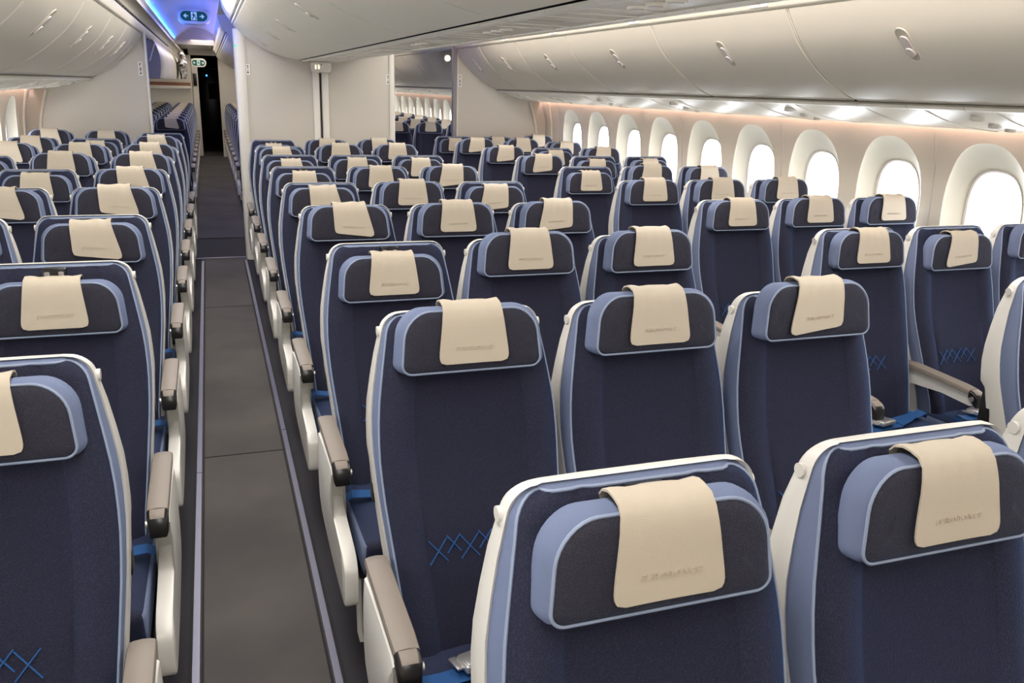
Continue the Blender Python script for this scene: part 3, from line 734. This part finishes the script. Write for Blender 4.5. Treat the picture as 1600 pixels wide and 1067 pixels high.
def ribbon(b, pts, w_, mm, side):
    pts = [Vector(p) for p in pts]; s_ = Vector(side)
    th = Vector((0, 0, .0012)); 
    rows = [[p-s_*w_/2+th, p+s_*w_/2+th, p+s_*w_/2-th, p-s_*w_/2-th] for p in pts]
    b.grid(rows, mm, closed=True); b.add(rows[0], [[3, 2, 1, 0]], mm); b.add(rows[-1], [[0, 1, 2, 3]], mm)
def make_belt(parent, flip=1):
    b = MB(); f = flip
    ribbon(b, [(-.222*f, -.47, .470), (-.226*f, -.47, .498), (-.205*f, -.468, .508), (-.15*f, -.445, .490), (-.10*f, -.43, .483), (-.04*f, -.42, .481), (.03*f, -.41, .480)], .046, M['web'], (.1*f, 1, .06))
    ribbon(b, [(.215*f, -.34, .47), (.205*f, -.35, .495), (.15*f, -.36, .487), (.05*f, -.375, .483), (-.03*f, -.385, .486)], .046, M['web'], (-.15*f, 1, .03))
    ribbon(b, [(.03*f, -.41, .482), (.07*f, -.40, .488), (.12*f, -.375, .486), (.16*f, -.34, .492)], .044, M['web'], (.2*f, 1, 0))
    o = b.build('seat_belt', parent)
    q = MB(); R_ = Matrix.Rotation(math.radians(12*f), 3, 'Z') @ Matrix.Rotation(math.radians(-6), 3, 'X')
    q.box((-.060*f, -.415, .502), (.080, .056, .020), M['chrome'], .005, R_, 3); q.box((-.066*f, -.416, .512), (.058, .051, .006), M['chrome'], .0025, R_, 2); q.box((-.107*f, -.412, .500), (.018, .050, .006), M['chrome'], .002, R_)
    q.build('buckle', o)
    return o
def make_arm(parent, x, side):     # side: -1 left, +1 right outer face; 0 between seats
    b = MB(); y0, y1 = -.565, -.175
    # white arm body as profile in (y, z)
    prof = [(-.17, .640), (-.20, .648), (-.50, .640), (-.545, .634), (-.563, .622), (-.560, .600), (-.545, .592), (-.40, .598), (-.24, .585), (-.19, .56), (-.165, .58)]
    hwd = .019
    b.prism([(x-hwd, y, z) for y, z in prof], (2*hwd, 0, 0), M['shell'])
    o = b.build('armrest', parent, angle=35)
    p = MB()
    sec = []
    for y, z, wv, h in ((-.180, .660, .020, .006), (-.186, .665, .026, .010), (-.22, .668, .0275, .011), (-.48, .661, .0275, .011), (-.535, .656, .0265, .012)):
        sec.append([(x-wv, y, z-.020), (x-wv-.001, y, z-.008), (x-wv+.002, y, z-.001), (x-wv*.6, y, z+.002), (x, y, z+.0035), (x+wv*.6, y, z+.002), (x+wv-.002, y, z-.001), (x+wv+.001, y, z-.008), (x+wv, y, z-.020)])
    p.grid(sec, M['taupe']); p.add(sec[0], [list(range(9))], M['taupe']); p.add(sec[-1], [list(range(9))], M['taupe']); p.build('arm_pad', o, angle=40)
    p = MB(); sec = []
    for y, z, wv, dn_ in ((-.535, .6565, .0268, .028), (-.552, .653, .0262, .040), (-.566, .644, .0245, .045), (-.575, .628, .021, .035), (-.577, .615, .016, .022)):
        sec.append([(x-wv, y, z-dn_), (x-wv, y, z-.006), (x-wv*.7, y, z), (x+wv*.7, y, z), (x+wv, y, z-.006), (x+wv, y, z-dn_)])
    p.grid(sec, M['black'], closed=True, mfun=lambda i, j: M['taupe'] if (j == 2 and i < 2) else M['black']); p.add(sec[0], [list(range(6))], M['black']); p.add(sec[-1], [list(range(6))], M['black'])
    for s_ in (1, -1):
        if s_ != side: p.disc((x+s_*.024, -.553, .624), .010, (s_, 0, 0), .006, M['chrome'], 14)
    p.build('arm_tip', o, angle=40)
    if side:
        q = MB(); P = refine([(-.165, .60), (-.26, .612), (-.42, .615), (-.52, .612), (-.50, .585), (-.46, .54), (-.455, .49), (-.52, .465), (-.62, .450), (-.70, .436), (-.738, .412), (-.746, .39), (-.748, .31), (-.738, .285), (-.70, .272), (-.50, .28), (-.30, .30), (-.16, .33), (-.13, .42), (-.14, .53), (-.165, .60)], 1)[:-1]
        xo = x+side*.026; n = len(P); cy = sum(a for a, _ in P)/n; cz = sum(z for _, z in P)/n
        ring = lambda xx, s_: [(xx, cy+(y-cy)*s_, cz+(z-cz)*s_) for y, z in P]
        rr_ = [ring(xo-side*.040, .985), ring(xo-side*.038, 1), ring(xo-side*.006, 1), ring(xo-side*.001, .99), ring(xo, .975)]
        q.grid(rr_, M['shell'], closed=True)
        for R_ in (rr_[0], rr_[-1]):
            bm = bmesh.new(); vs = [bm.verts.new(p_) for p_ in R_]; fc = bm.faces.new(vs); bmesh.ops.triangulate(bm, faces=[fc]); q.bm(bm, M['shell']); bm.free()
        q.build('aisle_side_panel', o, angle=40)
    return o
def make_legs(parent, bar):
    b = MB(); b.box((0, -.45, .335), (.43, .40, .05), M['black'], .01); b.tube([(-.21, -.60, .31), (.21, -.60, .31)], .018, M['tube'], 8); b.tube([(-.21, -.30, .31), (.21, -.30, .31)], .018, M['tube'], 8)
    b.build('seat_pan', parent)
    for y, yy in ((-.60, -.64), (-.30, -.16)):
        b = MB(); b.tube([(.13, y, .31), (.13, yy, .02)], .014, M['tube'], 8); b.box((.13, yy, .012), (.035, .08, .024), M['tube'], .004); b.build('leg', parent)
    b = MB(); b.tube([(.215, -.62, .30), (.215, -.63, .12), (.212, -.64, .095), (.18, -.64, .09), (-.18, -.64, .09), (-.212, -.64, .095), (-.215, -.63, .12), (-.215, -.62, .30)], .009, M['shell'], 8)
    b.build('baggage_bar', parent)

def make_seat(kind):     # kind: 'L' aisle arm on the left, 'M' middle, 'R' aisle arm on the right
    t = empty('airline_seat'); t['category'] = 'seat'
    make_backrest(t); make_shell(t); make_guide(t); make_cushion(t); make_legs(t, True)
    if kind == 'L': make_arm(t, -.246, -1)
    if kind == 'M': make_arm(t, -.244, 0)
    if kind == 'R': make_arm(t, -.244, 0); make_arm(t, .246, 1)
    if kind == 'W': make_arm(t, .244, 0)
    if kind == 'LM': make_arm(t, -.244, 0)
    make_belt(t, -1 if kind in ('R',) else 1)
    h = make_headrest(t)
    c = make_cover_mesh(0).build('headrest_cover', h, angle=60)
    return t
protos = {}
covers = []
for v in range(4):
    o = make_cover_mesh(v).build('headrest_cover', angle=60); covers.append(o.data); bpy.data.objects.remove(o)
def kids(o): return [c for c in bpy.data.objects if c.parent == o]
PROTO_TREE = {}
def snapshot(root):
    PROTO_TREE[root.name] = [(c, kids(c)) for c in kids(root)]
used = set()
for k in ('L', 'M', 'R'):
    protos[k] = make_seat(k); snapshot(protos[k])
def place_seat(kind, x, y, label, group, dz=0, variant=0, lean=0, slot=False):
    p = protos[kind]
    pairs = []
    if kind in used:
        r = p.copy(); COL.objects.link(r)
        for c, gk in PROTO_TREE[p.name]:
            c2 = c.copy(); COL.objects.link(c2); c2.parent = r; c2.matrix_parent_inverse = Matrix()
            g2 = []
            for g_ in gk:
                q = g_.copy(); COL.objects.link(q); q.parent = c2; q.matrix_parent_inverse = Matrix(); g2.append(q)
            pairs.append((c2, g2))
    else:
        used.add(kind); r = p; pairs = PROTO_TREE[p.name]
    r.location = (x, y, 0); tag(r, label, 'seat', group)
    for c, g2 in pairs:
        if c.name.startswith('headrest') and not c.name.startswith('headrest_guide'):
            c.location = (0, -.100, 1.158+dz); c.rotation_euler = (math.radians(-7), 0, 0)
            for q in g2:
                if q.name.startswith('headrest_cover'): q.data = covers[variant]
    return r
# keep pristine prototypes: copy before the first placement
S = .489
ADJ = {('c', 0, 0): (-.006, 0), ('l', 2, 0): (.010, 0), ('l', 2, 1): (.008, 0), ('c', 2, 0): (.022, .050), ('c', 1, 0): (.010, .012)}
HZ = {('c', 0, 0): -.022, ('c', 0, 1): .014, ('c', 0, 2): -.042, ('c', 0, 3): .0, ('c', 0, 4): -.03, ('c', 0, 5): -.045, ('c', 0, 6): -.045, ('c', 0, 7): -.02, ('c', 0, 8): -.05,
      ('l', 2, 0): -.03, ('l', 2, 1): -.05, ('l', 2, 2): -.03, ('l', 2, 3): 0.0, ('l', 2, 4): .0, ('c', 1, 0): -.018, ('c', 1, 1): .026, ('c', 1, 2): .024, ('c', 2, 1): .030, ('c', 2, 2): .018, ('c', 2, 3): .006, ('c', 2, 4): -.03, ('c', 1, 3): .004,
      ('r', 0, 1): -.01, ('r', 0, 2): -.004, ('r', 0, 3): .002, ('r', 0, 4): -.045, ('r', 0, 5): .0, ('r', 0, 6): .005, ('r', 1, 2): .002, ('r', 1, 3): .0, ('r', 2, 2): .004, ('r', 2, 3): .002, ('r', 1, 4): .004, ('r', 1, 5): -.04, ('l', 1, 7): -.035, ('l', 2, 8): -.05}
def cname(blk, c):
    if blk == 'c': return ['left aisle', 'middle', 'right aisle'][c]
    if blk == 'r': return ['aisle', 'middle', 'window'][c]
    return ['window', 'middle', 'aisle'][c]
rnd = random.Random(12)
order = ['nearest', 'second', 'third', 'fourth', 'fifth', 'sixth', 'seventh', 'eighth', 'ninth', 'tenth']
def block(blk, xs, ys, kinds, cab, skip=()):
    for i, y in enumerate(ys):
        for c, x in enumerate(xs):
            if (i, c) in skip: continue
            dz = HZ.get((blk, c, i) if cab == 'near' else None, rnd.choice([.015, .01, .02, 0, -.01, -.035]))
            if cab != 'near': dz = .01
            var = rnd.choice({'c': [0, 0, 0, 1, 2], 'r': [0, 0, 2], 'l': [1, 1, 3, 0]}[blk])
            if cab == 'near': var = {('c', 0, 0): 0, ('c', 1, 0): 0, ('c', 0, 1): 0, ('c', 1, 1): 0, ('c', 2, 1): 2, ('l', 2, 0): 0, ('l', 2, 1): 0, ('l', 2, 2): 1, ('c', 0, 2): 0, ('c', 1, 2): 0}.get((blk, c, i), var)
            fx, fy = ADJ.get((blk, c, i), (0, 0)) if cab == 'near' else (0, 0)
            bn = {'c': 'center', 'r': 'right', 'l': 'left'}[blk]
            last = (i == len(ys)-1 and cab == 'near')
            if cab == 'near':
                lab = 'navy seat, cream headrest cover, %s row of the %s block%s, %s seat' % (order[i-(1 if blk == 'r' else 0)] if not last else 'last', bn, ' by bulkhead' if last else '', cname(blk, c))
                grp = 'seats of the %s block' % bn
            else:
                lab = 'small distant navy seat beyond the %s bulkhead, %s row there, %s seat' % (bn, order[i], cname(blk, c)); grp = 'seats of the far cabin, %s block' % bn
            place_seat(kinds[c], x+fx, y+fy+rnd.uniform(-.008, .008), lab, grp, dz, var)
P_ = .9333
block('c', [.55, .55+S, .55+2*S], [1.01+P_*i-(.05 if i == 7 else .12 if i == 8 else 0) for i in range(9)], ['L', 'M', 'R'], 'near')
block('r', [2.548, 2.548+S, 2.548+2*S], [1.01+P_*i-(.04 if i == 8 else .14 if i == 9 else 0) for i in range(1, 10)], ['L', 'M', 'M'], 'near')
block('l', [-.452-2*S, -.452-S, -.452], [1.769+P_*i for i in range(9)], ['M', 'M', 'R'], 'near', skip={(0, 0)})
block('l', [-.482-.955, -.482-.478, -.482], [12.35+P_*i for i in range(10)], ['M', 'M', 'R'], 'far')
block('c', [.575, .575+S, .575+2*S], [12.55+P_*i for i in range(10)], ['L', 'M', 'R'], 'far', skip={(i, c) for i in range(9) for c in (1, )} | {(i, 2) for i in range(10)} | {(9, 1)})
block('r', [2.548, 2.548+S, 2.548+2*S], [12.40+P_*i for i in range(6)], ['L', 'M', 'M'], 'far')
